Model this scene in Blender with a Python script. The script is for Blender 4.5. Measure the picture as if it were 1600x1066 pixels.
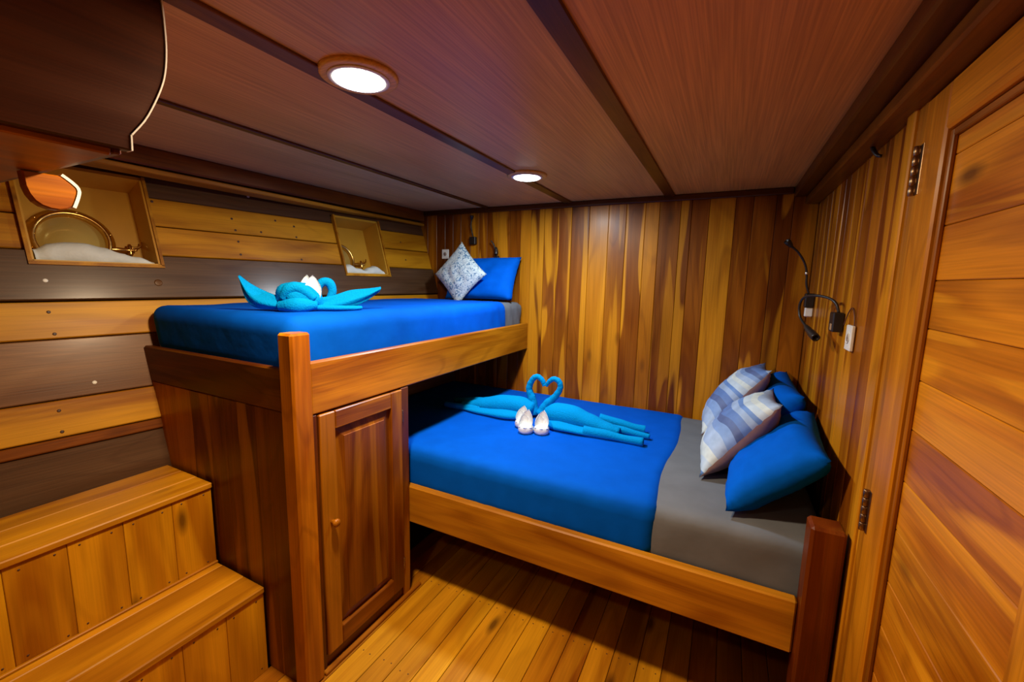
import bpy, bmesh, math, random
from mathutils import Vector, Matrix, noise
random.seed(7)
S = bpy.context.scene
for o in list(bpy.data.objects): bpy.data.objects.remove(o)
COL = S.collection

# ------------------------------------------------------------------ camera
cam = bpy.data.cameras.new('camera'); cam.lens = 36*662/1600; cam.sensor_width = 36; cam.sensor_fit = 'HORIZONTAL'
cam.clip_start = .02
co = bpy.data.objects.new('camera', cam); COL.objects.link(co)
RW = Matrix(((.891885,.08281,-.444616),(.451718,-.114934,.884726),(.022162,-.989915,-.139915)))
co.matrix_world = Matrix.Translation((0,0,1.64)) @ (RW @ Matrix.Diagonal((1,-1,-1))).to_4x4()
S.camera = co
# ------------------------------------------------------------------ world, exposure
w = bpy.data.worlds.new('world'); S.world = w; w.use_nodes = True
w.node_tree.nodes['Background'].inputs[0].default_value = (.02,.018,.015,1)
w.node_tree.nodes['Background'].inputs[1].default_value = .3
vs = S.view_settings; vs.view_transform = 'Standard'; vs.look = 'None'; vs.gamma = 1; vs.use_curve_mapping = False
vs.exposure = 0.35
WARM = (1.0,.74,.46); COOL = (.76,.90,1.0)
LAMPS = [(-.985,.955,WARM,34.0), (-1.02,2.165,COOL,21.0), (-.75,-.35,WARM,4.5)]

# ------------------------------------------------------------------ materials
def nt(name):
    m = bpy.data.materials.new(name); m.use_nodes = True
    t = m.node_tree; t.nodes.clear()
    out = t.nodes.new('ShaderNodeOutputMaterial'); p = t.nodes.new('ShaderNodeBsdfPrincipled')
    t.links.new(p.outputs[0], out.inputs[0])
    return m, t, p
def nd(t, kind, **kw):
    n = t.nodes.new(kind)
    for k, v in kw.items():
        if k.startswith('i_'):
            key = k[2:]; key = int(key) if key.isdigit() else key.replace('_',' ')
            n.inputs[key].default_value = v
        else: setattr(n, k, v)
    return n
def math_(t, op, a, b=None, clamp=False):
    n = t.nodes.new('ShaderNodeMath'); n.operation = op; n.use_clamp = clamp
    for i, s in enumerate((a, b)):
        if s is None: continue
        if isinstance(s, (int, float)): n.inputs[i].default_value = s
        else: t.links.new(s, n.inputs[i])
    return n.outputs[0]
def vmul(t, vec, sc):
    n = t.nodes.new('ShaderNodeVectorMath'); n.operation = 'MULTIPLY'
    t.links.new(vec, n.inputs[0]); n.inputs[1].default_value = sc
    return n.outputs[0]
def ramp(t, fac, stops, interp='LINEAR'):
    n = t.nodes.new('ShaderNodeValToRGB'); n.color_ramp.interpolation = interp
    e = n.color_ramp.elements
    while len(e) > 1: e.remove(e[0])
    e[0].position = stops[0][0]; e[0].color = stops[0][1]
    for p, c in stops[1:]:
        x = e.new(p); x.color = c
    t.links.new(fac, n.inputs[0]); return n.outputs[0]
def g(v): return (v,v,v,1)
def mixc(t, fac, a, b, mode='MIX'):
    n = t.nodes.new('ShaderNodeMix'); n.data_type = 'RGBA'; n.blend_type = mode
    for i, s in ((0,fac),(6,a),(7,b)):
        if isinstance(s, (int,float)): n.inputs[i].default_value = s
        elif isinstance(s, tuple): n.inputs[i].default_value = s
        else: t.links.new(s, n.inputs[i])
    return n.outputs[2]

def wood(name, rough=.36, sap=1.0, fibre=.3, knots=.8, coat=.06, fig=1.0, tint=(1.10,.90,.13,1), con=1.0, figscale=1.0):
    """varnished wood, grain along local X; the tone comes from each object's colour, its alpha is the share of pale sapwood"""
    m, t, p = nt(name)
    oi = nd(t, 'ShaderNodeObjectInfo'); tc = nd(t, 'ShaderNodeTexCoord')
    off = nd(t, 'ShaderNodeCombineXYZ')
    for i, k in enumerate((31.7, 17.3, 23.9)): t.links.new(math_(t,'MULTIPLY',oi.outputs['Random'],k), off.inputs[i])
    add = nd(t, 'ShaderNodeVectorMath', operation='ADD'); t.links.new(tc.outputs['Object'], add.inputs[0]); t.links.new(off.outputs[0], add.inputs[1])
    V = add.outputs[0]
    def noi(sc, detail=2, dist=0.0):
        n = nd(t, 'ShaderNodeTexNoise'); n.inputs['Scale'].default_value = 1; n.inputs['Detail'].default_value = detail; n.inputs['Distortion'].default_value = dist
        t.links.new(vmul(t, V, sc), n.inputs['Vector']); return n.outputs[0]
    fg = noi((.9*figscale,6.5,6.5), 2.0, 1.1)
    rings = math_(t,'SINE', math_(t,'MULTIPLY', noi((.75*figscale,4.5,4.5),1.2,.8), 52))
    fib = noi((3,190,190), 2)
    stk = noi((.7*figscale,8,8), 1.0, .9)
    big = noi((1.4,2.2,2.2), 1)
    c0 = oi.outputs['Color']
    dark = mixc(t, 1.0, c0, (.50,.36,.28,1), 'MULTIPLY')
    c = mixc(t, ramp(t, fg, [(.32,g(1-con)),(.66,g(1))]), dark, c0)
    c = mixc(t, math_(t,'MULTIPLY', ramp(t, rings, [(.45,g(0)),(1,g(1))]), .30*fig), c, mixc(t,1.0,c,(.42,.33,.30,1),'MULTIPLY'))
    sapc = mixc(t, .75, c0, (.60,.30,.07,1))
    sf = math_(t,'MULTIPLY', ramp(t, stk, [(.54,g(0)),(.585,g(1))]), oi.outputs['Alpha'])
    c = mixc(t, math_(t,'MULTIPLY', sf, sap), c, sapc)
    c = mixc(t, fibre, c, mixc(t,1.0,c, ramp(t, fib, [(.3,g(.35)),(.7,g(1.25))]),'MULTIPLY'))
    c = mixc(t, .35*con, c, mixc(t,1.0,c, ramp(t, big, [(.3,g(.55)),(.7,g(1.3))]),'MULTIPLY'))
    if knots:
        vo = nd(t,'ShaderNodeTexVoronoi'); vo.inputs['Scale'].default_value = 1; t.links.new(vmul(t,V,(2.2,6.5,6.5)), vo.inputs['Vector'])
        sep = nd(t,'ShaderNodeSeparateColor'); t.links.new(vo.outputs['Color'], sep.inputs[0])
        k = math_(t,'MULTIPLY', ramp(t, vo.outputs['Distance'], [(.05,g(1)),(.17,g(0))]), math_(t,'GREATER_THAN', sep.outputs[0], .70))
        c = mixc(t, math_(t,'MULTIPLY',k,knots), c, (.055,.016,.006,1))
    c = mixc(t,1.0,c,tint,'MULTIPLY')
    t.links.new(c, p.inputs['Base Color'])
    p.inputs['Specular IOR Level'].default_value = .22
    t.links.new(ramp(t, fg, [(.2,g(rough-.06)),(.8,g(rough+.08))]), p.inputs['Roughness'])
    p.inputs['Coat Weight'].default_value = coat; p.inputs['Coat Roughness'].default_value = .22
    b = nd(t,'ShaderNodeBump'); b.inputs['Strength'].default_value = .12; b.inputs['Distance'].default_value = .002
    t.links.new(fib, b.inputs['Height']); t.links.new(b.outputs[0], p.inputs['Normal'])
    return m
TEAK = wood('varnished_teak')
PINE = wood('pale_pine', rough=.42, sap=.5, fibre=.2, knots=.8, coat=.0, fig=.6, tint=(1.1,1.06,.15,1))
PLY = wood('ceiling_plywood', rough=.40, sap=0, fibre=.35, knots=0, coat=.05, fig=.0, tint=(1,.96,.42,1), con=.25)
STAIN = wood('stained_glossy_plank', rough=.40, sap=.3, fibre=.35, knots=.6, coat=.30, fig=.7, tint=(1,1,.75,1), con=.6)

def plain(name, col, rough=.5, metal=0, coat=0, bump=None, sheen=0):
    m, t, p = nt(name); p.inputs['Base Color'].default_value = (*col,1)
    p.inputs['Roughness'].default_value = rough; p.inputs['Metallic'].default_value = metal; p.inputs['Coat Weight'].default_value = coat
    p.inputs['Sheen Weight'].default_value = sheen
    if rough>=.6: p.inputs['Specular IOR Level'].default_value = .04
    tc = nd(t,'ShaderNodeTexCoord')
    n = nd(t,'ShaderNodeTexNoise'); n.inputs['Scale'].default_value = (bump or (40,))[0]; n.inputs['Detail'].default_value = 3
    t.links.new(tc.outputs['Object'], n.inputs['Vector'])
    mx = mixc(t, .22, (*col,1), mixc(t,1.0,(*col,1), ramp(t,n.outputs[0],[(.3,g(.6)),(.7,g(1.25))]),'MULTIPLY'))
    t.links.new(mx, p.inputs['Base Color'])
    if bump:
        b = nd(t,'ShaderNodeBump'); b.inputs['Strength'].default_value = bump[1]; b.inputs['Distance'].default_value = bump[2]
        t.links.new(n.outputs[0], b.inputs['Height']); t.links.new(b.outputs[0], p.inputs['Normal'])
    return m
BLUE = plain('blue_bedspread', (.0,.078,.50), .8, bump=(9,.25,.012))
BLUEP = plain('blue_pillowcase', (.0,.092,.54), .8, bump=(14,.3,.01))
GREY = plain('grey_sheet', (.135,.148,.17), .7, bump=(8,.3,.012))
TOWEL = plain('turquoise_towel', (.0,.235,.60), .85, bump=(160,.7,.005))
WHITE = plain('white_cotton', (.68,.74,.77), .8, bump=(90,.4,.004))
CLOTH = plain('white_cloth', (.70,.76,.74), .85, bump=(14,.6,.012))
BRASS = plain('brass', (.72,.45,.13), .25, 1)
STEEL = plain('dull_steel', (.55,.52,.48), .35, 1)
BLACKM = plain('black_plastic', (.012,.009,.008), .4)
WPLAST = plain('white_plastic', (.75,.75,.70), .35)
DARKBACK = plain('dark_backing', (.05,.022,.010), .7)  # plain dark brown for slabs behind the boards and the hidden carcass
NICHE = plain('ochre_varnished_board', (.56,.30,.022), .4, coat=.1, bump=(6,.1,.004))
NAIL = plain('nail_head', (.05,.016,.006), .5)
HINGE = plain('bronze_hinge', (.30,.20,.12), .3, 1)
BAND = plain('white_edge_band', (.80,.78,.72), .3)
MAUVE = plain('mauve_cushion_back', (.30,.19,.17), .75, bump=(30,.3,.006))
def glass():
    m,t,p = nt('porthole_glass'); p.inputs['Base Color'].default_value=(.50,.36,.10,1); p.inputs['Roughness'].default_value=.12
    p.inputs['Coat Weight'].default_value=.6
    return m
GLASS = glass()
def waves():
    m,t,p = nt('wave_print_cotton'); tc = nd(t,'ShaderNodeTexCoord')
    wv = nd(t,'ShaderNodeTexWave', wave_type='BANDS', bands_direction='Y', wave_profile='SAW')
    wv.inputs['Scale'].default_value = 1.25; wv.inputs['Distortion'].default_value = 5.5; wv.inputs['Detail'].default_value = 2.0; wv.inputs['Detail Scale'].default_value = 1.1
    oi = nd(t,'ShaderNodeObjectInfo'); cb = nd(t,'ShaderNodeCombineXYZ'); t.links.new(math_(t,'MULTIPLY',oi.outputs['Random'],.2), cb.inputs[1])
    ad = nd(t,'ShaderNodeVectorMath',operation='ADD'); t.links.new(tc.outputs['Object'],ad.inputs[0]); t.links.new(cb.outputs[0],ad.inputs[1])
    t.links.new(ad.outputs[0], wv.inputs['Vector'])
    c = ramp(t, wv.outputs['Fac'], [(0,(.10,.20,.47,1)),(.16,(.30,.42,.62,1)),(.30,(.12,.25,.55,1)),(.40,(.50,.62,.72,1)),(.55,(.62,.70,.68,1)),(.66,(.36,.48,.66,1)),(.80,(.20,.33,.60,1)),(.9,(.08,.13,.30,1))], 'CONSTANT')
    n = nd(t,'ShaderNodeTexNoise'); n.inputs['Scale'].default_value = 16; t.links.new(tc.outputs['Object'],n.inputs['Vector'])
    c = mixc(t,.5,c,mixc(t,1.0,c,ramp(t,n.outputs[0],[(.3,(.40,.45,.55,1)),(.7,(.95,1.0,1.1,1))]),'MULTIPLY'))
    t.links.new(c,p.inputs['Base Color']); p.inputs['Roughness'].default_value=.6
    b = nd(t,'ShaderNodeBump'); b.inputs['Strength'].default_value=.4; b.inputs['Distance'].default_value=.01
    t.links.new(n.outputs[0],b.inputs['Height']); t.links.new(b.outputs[0],p.inputs['Normal'])
    return m
WAVES = waves()
def floral():
    m,t,p = nt('speckled_print_cotton'); tc = nd(t,'ShaderNodeTexCoord')
    n = nd(t,'ShaderNodeTexNoise'); n.inputs['Scale'].default_value=34; n.inputs['Detail'].default_value=4; n.inputs['Distortion'].default_value=1.6
    t.links.new(tc.outputs['Object'],n.inputs['Vector'])
    c = ramp(t,n.outputs[0],[(0,(.05,.12,.24,1)),(.40,(.10,.20,.32,1)),(.46,(.48,.58,.62,1)),(.56,(.62,.70,.70,1)),(.62,(.28,.38,.46,1)),(.7,(.6,.68,.7,1))])
    t.links.new(c,p.inputs['Base Color']); p.inputs['Roughness'].default_value=.7
    return m
FLORAL = floral()
def emit(name,col,s):
    m = bpy.data.materials.new(name); m.use_nodes=True; t=m.node_tree; t.nodes.clear()
    o=t.nodes.new('ShaderNodeOutputMaterial'); e=t.nodes.new('ShaderNodeEmission'); e.inputs[0].default_value=(*col,1); e.inputs[1].default_value=s
    t.links.new(e.outputs[0],o.inputs[0]); return m

# ------------------------------------------------------------------ helpers
WM = {}
def empty(name, loc, label=None, cat=None, group=None, kind=None):
    o = bpy.data.objects.new(name, None); COL.objects.link(o); o.location = loc; o.empty_display_size = .05
    WM[o] = Matrix.Translation(loc); tag(o,label,cat,group,kind); return o
def tag(o, label=None, cat=None, group=None, kind=None):
    if label: o['label'] = label
    if cat: o['category'] = cat
    if group: o['group'] = group
    if kind: o['kind'] = kind
    return o
def link(name, me, M, parent=None, mat=None, color=None, smooth=False):
    o = bpy.data.objects.new(name, me); COL.objects.link(o)
    if mat is not None and not me.materials: me.materials.append(mat)
    if smooth:
        for f in me.polygons: f.use_smooth = True
    if parent is not None:
        o.parent = parent; o.matrix_basis = WM[parent].inverted() @ M
    else: o.matrix_basis = M
    WM[o] = M
    if color: o.color = color
    return o
def mesh(verts, faces):
    me = bpy.data.meshes.new('mesh'); me.from_pydata([tuple(v) for v in verts], [], faces); me.update(); return me
def raw(name, verts, faces, parent, mat, color=None, smooth=True, origin=None, rot=None):
    """world-space verts -> object with origin at centroid"""
    vs_ = [Vector(v) for v in verts]
    c = Vector(origin) if origin is not None else sum(vs_, Vector())/len(vs_)
    R = rot.to_4x4() if rot is not None else Matrix.Identity(4)
    M = Matrix.Translation(c) @ R; Mi = M.inverted()
    return link(name, mesh([Mi@v for v in vs_], faces), M, parent, mat, color, smooth)
def frame(e1, e2):
    e1 = Vector(e1).normalized(); n = e1.cross(Vector(e2)).normalized(); e2 = n.cross(e1)
    return Matrix((e1,e2,n)).transposed()
def cbox(L,W,T,b):
    """chamfered box, 24 verts"""
    hx,hy,hz = L/2,W/2,T/2; b = min(b,hx*.45,hy*.45,hz*.45)
    bm = bmesh.new(); V = {}
    for sx in (-1,1):
        for sy in (-1,1):
            for sz in (-1,1):
                for k in range(3):
                    q = [sx*(hx-b),sy*(hy-b),sz*(hz-b)]; q[k] = (sx*hx,sy*hy,sz*hz)[k]
                    V[sx,sy,sz,k] = bm.verts.new(q)
    for k in range(3):
        i,j = [(1,2),(2,0),(0,1)][k]
        for s in (-1,1):
            vs_ = []
            for a,c in ((-1,-1),(1,-1),(1,1),(-1,1)):
                q=[0,0,0]; q[k]=s; q[i]=a; q[j]=c; vs_.append(V[q[0],q[1],q[2],k])
            bm.faces.new(vs_ if s>0 else vs_[::-1])
    for k in range(3):
        i,j = [(1,2),(2,0),(0,1)][k]
        for a in (-1,1):
            for c in (-1,1):
                vs_=[]
                for s,kk in ((-1,i),(1,i),(1,j),(-1,j)):
                    q=[0,0,0]; q[k]=s; q[i]=a; q[j]=c; vs_.append(V[q[0],q[1],q[2],kk])
                bm.faces.new(vs_)
    for sx in (-1,1):
        for sy in (-1,1):
            for sz in (-1,1): bm.faces.new([V[sx,sy,sz,k] for k in range(3)])
    bmesh.ops.recalc_face_normals(bm, faces=bm.faces)
    me = bpy.data.meshes.new('board'); bm.to_mesh(me); bm.free(); return me
def board(name, parent, p0, p1, wdir, W, T, mat=TEAK, color=None, bev=.002):
    p0,p1 = Vector(p0),Vector(p1); R = frame(p1-p0, wdir)
    return link(name, cbox((p1-p0).length,W,T,bev), Matrix.Translation((p0+p1)/2)@R.to_4x4(), parent, mat, color)
def box(name, parent, X, Y, Z, mat=TEAK, color=None, grain='x', bev=.003):
    c = [(a[0]+a[1])/2 for a in (X,Y,Z)]; d = [a[1]-a[0] for a in (X,Y,Z)]
    k = 'xyz'.index(grain); e = [Vector((1,0,0)),Vector((0,1,0)),Vector((0,0,1))]
    i = (k+1)%3; j = (k+2)%3
    return board(name,parent,Vector(c)-e[k]*d[k]/2,Vector(c)+e[k]*d[k]/2,e[i],d[i],d[j],mat,color,bev)
def polyboard(name, parent, R, origin, pts, T, mat=TEAK, color=None, bev=.002):
    """2D outline in the frame R (grain along its X), from 0 to T along its normal, front edge chamfered"""
    c = Vector((sum(p[0] for p in pts)/len(pts), sum(p[1] for p in pts)/len(pts)))
    pts = [Vector(p)-c for p in pts]
    area = sum(a.x*b_.y-b_.x*a.y for a,b_ in zip(pts, pts[1:]+pts[:1]))
    if area < 0: pts = pts[::-1]
    n = len(pts); inn = []
    for i in range(n):
        a,b_,d = pts[i-1],pts[i],pts[(i+1)%n]
        n1 = Vector((-(b_-a).y,(b_-a).x)).normalized(); n2 = Vector((-(d-b_).y,(d-b_).x)).normalized()
        m = n1+n2; m = m/max(.3,m.length_squared)*2 if m.length>1e-4 else n1
        inn.append(b_+m*bev)
    V = [(p.x,p.y,0) for p in pts]+[(p.x,p.y,T-bev) for p in pts]+[(p.x,p.y,T) for p in inn]
    F = [list(range(n))[::-1], [2*n+i for i in range(n)]]
    for k in (0,n):
        for i in range(n): j=(i+1)%n; F.append([k+i,k+j,k+n+j,k+n+i])
    M = Matrix.Translation(Vector(origin)+R@Vector((c.x,c.y,0)))@R.to_4x4()
    return link(name, mesh(V,F), M, parent, mat, color)
def spline(pts, n):
    P = [Vector(p) for p in pts]; out = []
    m = len(P)-1
    for k in range(n):
        u = k/(n-1)*m; i = min(int(u),m-1); f = u-i
        a,b_,c,d = P[max(i-1,0)],P[i],P[i+1],P[min(i+2,m)]
        out.append(.5*((2*b_)+(c-a)*f+(2*a-5*b_+4*c-d)*f*f+(3*b_-a-3*c+d)*f**3))
    return out
def lerp1(vals, n):
    m = len(vals)-1; out=[]
    for k in range(n):
        u=k/(n-1)*m; i=min(int(u),m-1); f=u-i; f=f*f*(3-2*f); out.append(vals[i]*(1-f)+vals[i+1]*f)
    return out
def tube_geo(pts, rad, n=24, sides=12, up=(0,0,1), flat=None, open_end=False, tw=0, amp=0, freq=8, base=0):
    """swept tube: rad = across, flat = height factor; tw/amp carve spiral folds"""
    C = spline(pts,n); Rr = lerp1(rad,n); Fl = lerp1(flat,n) if flat else [1]*n
    up = Vector(up); V=[]; F=[]
    for i in range(n):
        tg = (C[min(i+1,n-1)]-C[max(i-1,0)]).normalized()
        s = tg.cross(up)
        if s.length < 1e-3: s = tg.cross(Vector((1,0,0)))
        s.normalize(); u = s.cross(tg).normalized()
        for k in range(sides):
            a = 2*math.pi*k/sides
            r = Rr[i]*(1+amp*math.sin(freq*i/n*6.283+tw*a))
            V.append(C[i]+s*math.cos(a)*r+u*math.sin(a)*r*Fl[i])
    for i in range(n-1):
        for k in range(sides):
            a=i*sides+k; b_=i*sides+(k+1)%sides
            F.append([base+a,base+b_,base+b_+sides,base+a+sides])
    F.append([base+k for k in range(sides)][::-1])
    if open_end:
        # rolled open end: inner wall going back in
        o=len(V); dirn=(C[-1]-C[-2]).normalized(); r=Rr[-1]
        for dep,sc in ((0,.72),(-r*1.5,.6)):
            for k in range(sides): V.append(C[-1]+dirn*dep+(V[(n-1)*sides+k]-C[-1])*sc)
        for k in range(sides):
            k2=(k+1)%sides
            F.append([base+(n-1)*sides+k,base+(n-1)*sides+k2,base+o+k2,base+o+k])
            F.append([base+o+k,base+o+k2,base+o+sides+k2,base+o+sides+k])
        F.append([base+o+sides+k for k in range(sides)])
    else: F.append([base+(n-1)*sides+k for k in range(sides)])
    return V,F
def tube(name,parent,mat,pts,rad,color=None,**kw):
    V,F = tube_geo(pts,rad,**kw); return raw(name,V,F,parent,mat,color)
def lathe(name,parent,mat,c,axis,prof,sides=24,color=None,smooth=True,xdir=None):
    ax = Vector(axis).normalized(); x = Vector(xdir) if xdir else (Vector((1,0,0)) if abs(ax.x)<.8 else Vector((0,1,0)))
    x = (x-ax*x.dot(ax)).normalized(); y = ax.cross(x); V=[];F=[]; c=Vector(c)
    for r,hh in prof:
        for k in range(sides):
            a=2*math.pi*k/sides; V.append(c+ax*hh+(x*math.cos(a)+y*math.sin(a))*r)
    for i in range(len(prof)-1):
        for k in range(sides):
            a=i*sides+k;b_=i*sides+(k+1)%sides; F.append([a,b_,b_+sides,a+sides])
    F.append(list(range(sides))[::-1]); F.append([(len(prof)-1)*sides+k for k in range(sides)])
    return raw(name,V,F,parent,mat,color,smooth,origin=c)
def rslab(X,Y,Z,r,n=(40,40,6),fn=None,skip_bottom=False,rb=None):
    """rounded slab as a quad shell; fn deforms each point"""
    def axis(a,b_,k,rr):
        d=[a+rr*(1-math.cos(q*math.pi/10)) for q in range(5)]
        return d+[a+rr+(b_-a-2*rr)*i/k for i in range(k+1)]+[b_-rr*(1-math.cos(q*math.pi/10)) for q in range(4,-1,-1)]
    gx,gy,gz=axis(*X,n[0],r),axis(*Y,n[1],r),axis(*Z,n[2],min(r,(Z[1]-Z[0])*.45))
    idx={};V=[];F=[]
    lo=Vector((X[0]+r,Y[0]+r,Z[0]+min(r,.02))); hi=Vector((X[1]-r,Y[1]-r,Z[1]-r))
    def vid(i,j,k):
        key=(i,j,k)
        if key not in idx:
            p=Vector((gx[i],gy[j],gz[k])); q=Vector((min(max(p.x,lo.x),hi.x),min(max(p.y,lo.y),hi.y),min(max(p.z,min(lo.z,hi.z)),hi.z)))
            dlt=p-q
            if dlt.length>1e-6: p=q+dlt.normalized()*min(r,dlt.length if dlt.length<r else r)
            if fn: p=fn(p)
            idx[key]=len(V); V.append(p)
        return idx[key]
    a,b_,c=len(gx)-1,len(gy)-1,len(gz)-1
    for i in range(a):
        for j in range(b_):
            F.append([vid(i,j,c),vid(i+1,j,c),vid(i+1,j+1,c),vid(i,j+1,c)])
            if not skip_bottom: F.append([vid(i,j,0),vid(i,j+1,0),vid(i+1,j+1,0),vid(i+1,j,0)])
    for i in range(a):
        for k in range(c):
            F.append([vid(i,0,k),vid(i+1,0,k),vid(i+1,0,k+1),vid(i,0,k+1)])
            F.append([vid(i,b_,k),vid(i,b_,k+1),vid(i+1,b_,k+1),vid(i+1,b_,k)])
    for j in range(b_):
        for k in range(c):
            F.append([vid(0,j,k),vid(0,j,k+1),vid(0,j+1,k+1),vid(0,j+1,k)])
            F.append([vid(a,j,k),vid(a,j+1,k),vid(a,j+1,k+1),vid(a,j,k+1)])
    return V,F
def nails(parent, pts, nrm, r=.0035, mat=NAIL, name='nail_heads'):
    nrm=Vector(nrm).normalized(); x=nrm.orthogonal().normalized(); y=nrm.cross(x); V=[];F=[]
    for p in pts:
        p=Vector(p); o=len(V)
        for k in range(8):
            a=k*math.pi/4; V.append(p+(x*math.cos(a)+y*math.sin(a))*r+nrm*.0002)
        for k in range(8):
            a=k*math.pi/4; V.append(p+(x*math.cos(a)+y*math.sin(a))*r*.6+nrm*.0014)
        for k in range(8): F.append([o+k,o+(k+1)%8,o+8+(k+1)%8,o+8+k])
        F.append([o+8+k for k in range(8)])
    return tag(raw(name,V,F,parent,mat,smooth=False),kind='stuff')
def jit(c, a=.12, sap=1.0):
    f=1+random.uniform(-a,a); return (c[0]*f,c[1]*f*(1+random.uniform(-.04,.04)),c[2]*f,sap)
# wood tones (linear)
DK=(.15,.045,.010); MD=(.27,.095,.018); LT=(.52,.245,.050); OR=(.36,.145,.026); YL=(.58,.30,.060); ST=(.60,.285,.038); RED=(.13,.030,.010); CHOC=(.105,.052,.030)
H = 2.21; YB = 2.99; XR = .42; YF = -1.3

# ------------------------------------------------------------------ floor
fl = box('floor', None, (-2.6,.46),(YF,3.03),(-.06,-.018), DARKBACK); tag(fl, kind='structure')
xs=[-1.60,-1.51,-1.43,-1.343,-1.229,-1.132,-1.033,-.934,-.836,-.732,-.63,-.526,-.423,-.321,-.215,-.118,-.015,.09,.19,.29,.42]
ftone=[OR,OR,OR,YL,LT,YL,YL,LT,LT,YL,OR,MD,LT,OR,LT,OR,MD,OR,OR,MD]
for i,(a,b_) in enumerate(zip(xs,xs[1:])):
    col = jit([k*1.18 for k in ftone[i%len(ftone)]],.10,.6)
    box('plank', fl, (a+.0012,b_-.0012),(YF,YB),(-.018,0), PINE, col, 'y', .0018)
nails(fl,[(x+dx,1.70+.01*random.random(),.0) for x in xs[3:-6] for dx in (.025,.075)]+[(x+dx,1.2+.02*random.random(),0) for x in xs[3:-6] for dx in (.03,.07)],(0,0,1),.0032)

# ------------------------------------------------------------------ hull wall
def hx(y,z): return -2.47+.118*(y-.96)-.28*(z-1.52)
HR = frame((.118,1,0), (-.28,0,1))
HN = HR.col[2]
if HN.x<0: raise Exception('hull normal')
def huv(y,z):
    p = HR.transposed() @ (Vector((hx(y,z),y,z))-Vector((-2.47,.96,1.52))); return (p.x,p.y)
HO = Vector((-2.47,.96,1.52))
wl = None
def hullpoly(parent, pts, T, mat, col, name='plank', lift=0.0, bev=.004):
    return polyboard(name,parent,HR,HO+HN*(-.03+lift),[huv(*p) for p in pts],T,mat,col,bev)
N1=(.675,1.108,1.668,2.095); N2=(2.125,2.50,1.655,2.062)
# the backing is split round the two niches
wl = empty('wall_left',(-2.47,.96,0)); tag(wl,kind='structure')
for a,b_ in ((YF,N1[0]-.01),(N1[1]+.01,N2[0]-.01),(N2[1]+.01,3.02)): hullpoly(wl,[(a,0),(b_,0),(b_,2.23),(a,2.23)],.02,DARKBACK,None,'backing',-.03)
for (a,b_,c,d) in (N1,N2):
    hullpoly(wl,[(a-.01,0),(b_+.01,0),(b_+.01,c-.01),(a-.01,c-.01)],.02,DARKBACK,None,'backing',-.03)
HB=[(2.23,2.012,CHOC,.024,STAIN,.1),(2.008,1.873,LT,.03,PINE,.6),(1.867,1.727,LT,.032,PINE,.6),(1.72,1.518,CHOC,.046,STAIN,.05),(1.512,1.364,YL,.032,PINE,.7),(1.36,1.122,(.22,.10,.045),.028,STAIN,.15),(1.118,.975,YL,.033,PINE,.8),(.971,.928,(.22,.08,.022),.030,TEAK,.0),(.925,.72,CHOC,.022,STAIN,.0),(.715,.5,OR,.026,PINE,.5),(.495,.25,OR,.026,PINE,.5),(.245,.0,OR,.026,PINE,.5)]
def strip(y0,y1,zt,zb,holes):
    """outline of a plank notched by niches"""
    top=[];bot=[]; segs=[[y0]]
    cur_t=[(y0,zt)];cur_b=[(y0,zb)];out=[]
    for (a,b_,c,d) in holes:
        a-=.004;b_+=.004;c-=.004;d+=.004
        if d<=zb or c>=zt: continue
        if c<=zb and d>=zt:
            out.append(cur_t+[(a,zt)]+[(a,zb)]+cur_b[::-1]); cur_t=[(b_,zt)];cur_b=[(b_,zb)]
        elif c>zb: cur_t+=[(a,zt),(a,c),(b_,c),(b_,zt)]
        else: cur_b+=[(a,zb),(a,d),(b_,d),(b_,zb)]
    out.append(cur_t+[(y1,zt),(y1,zb)]+cur_b[::-1]); return out
for zt,zb,col,T,mt,sp in HB:
    for poly in strip(YF,2.985,zt,zb,(N1,N2)): hullpoly(wl,poly,T,mt,jit(col,.06,sp))
pts=[]
for y,z,q in [(1.479,1.953,.001),(1.485,1.89,.001),(1.624,1.894,.001),(1.485,1.826,.003),(1.482,1.754,.003),(1.835,1.952,.001),(1.835,1.885,.001),(1.834,1.745,.003),(1.13,1.991,.001),(1.724,1.974,.001),(.695,1.471,.003),(.697,1.382,.003),(.658,1.078,.004),(.653,.995,.004),(.20,1.95,.001),(.21,1.80,.003),(.15,1.45,.003),(.16,1.05,.004),(2.70,1.93,.001),(2.71,1.79,.003)]:
    pts.append(Vector((hx(y,z),y,z))+HN*q)
nails(wl,pts,HN,.0065)
nails(wl,[Vector((hx(y,z),y,z))+HN*q for y,z,q in ((.705,1.596,.016),(1.60,2.10,-.005),(.78,1.17,-.001))],HN,.008,WPLAST,'bolt_heads')
lathe('wooden_plug',wl,TEAK,Vector((hx(1.075,1.59),1.075,1.59))+HN*.0155,HN,[(.016,0),(.016,.0015),(.012,.002)],16,(.16,.08,.05,0))

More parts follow.
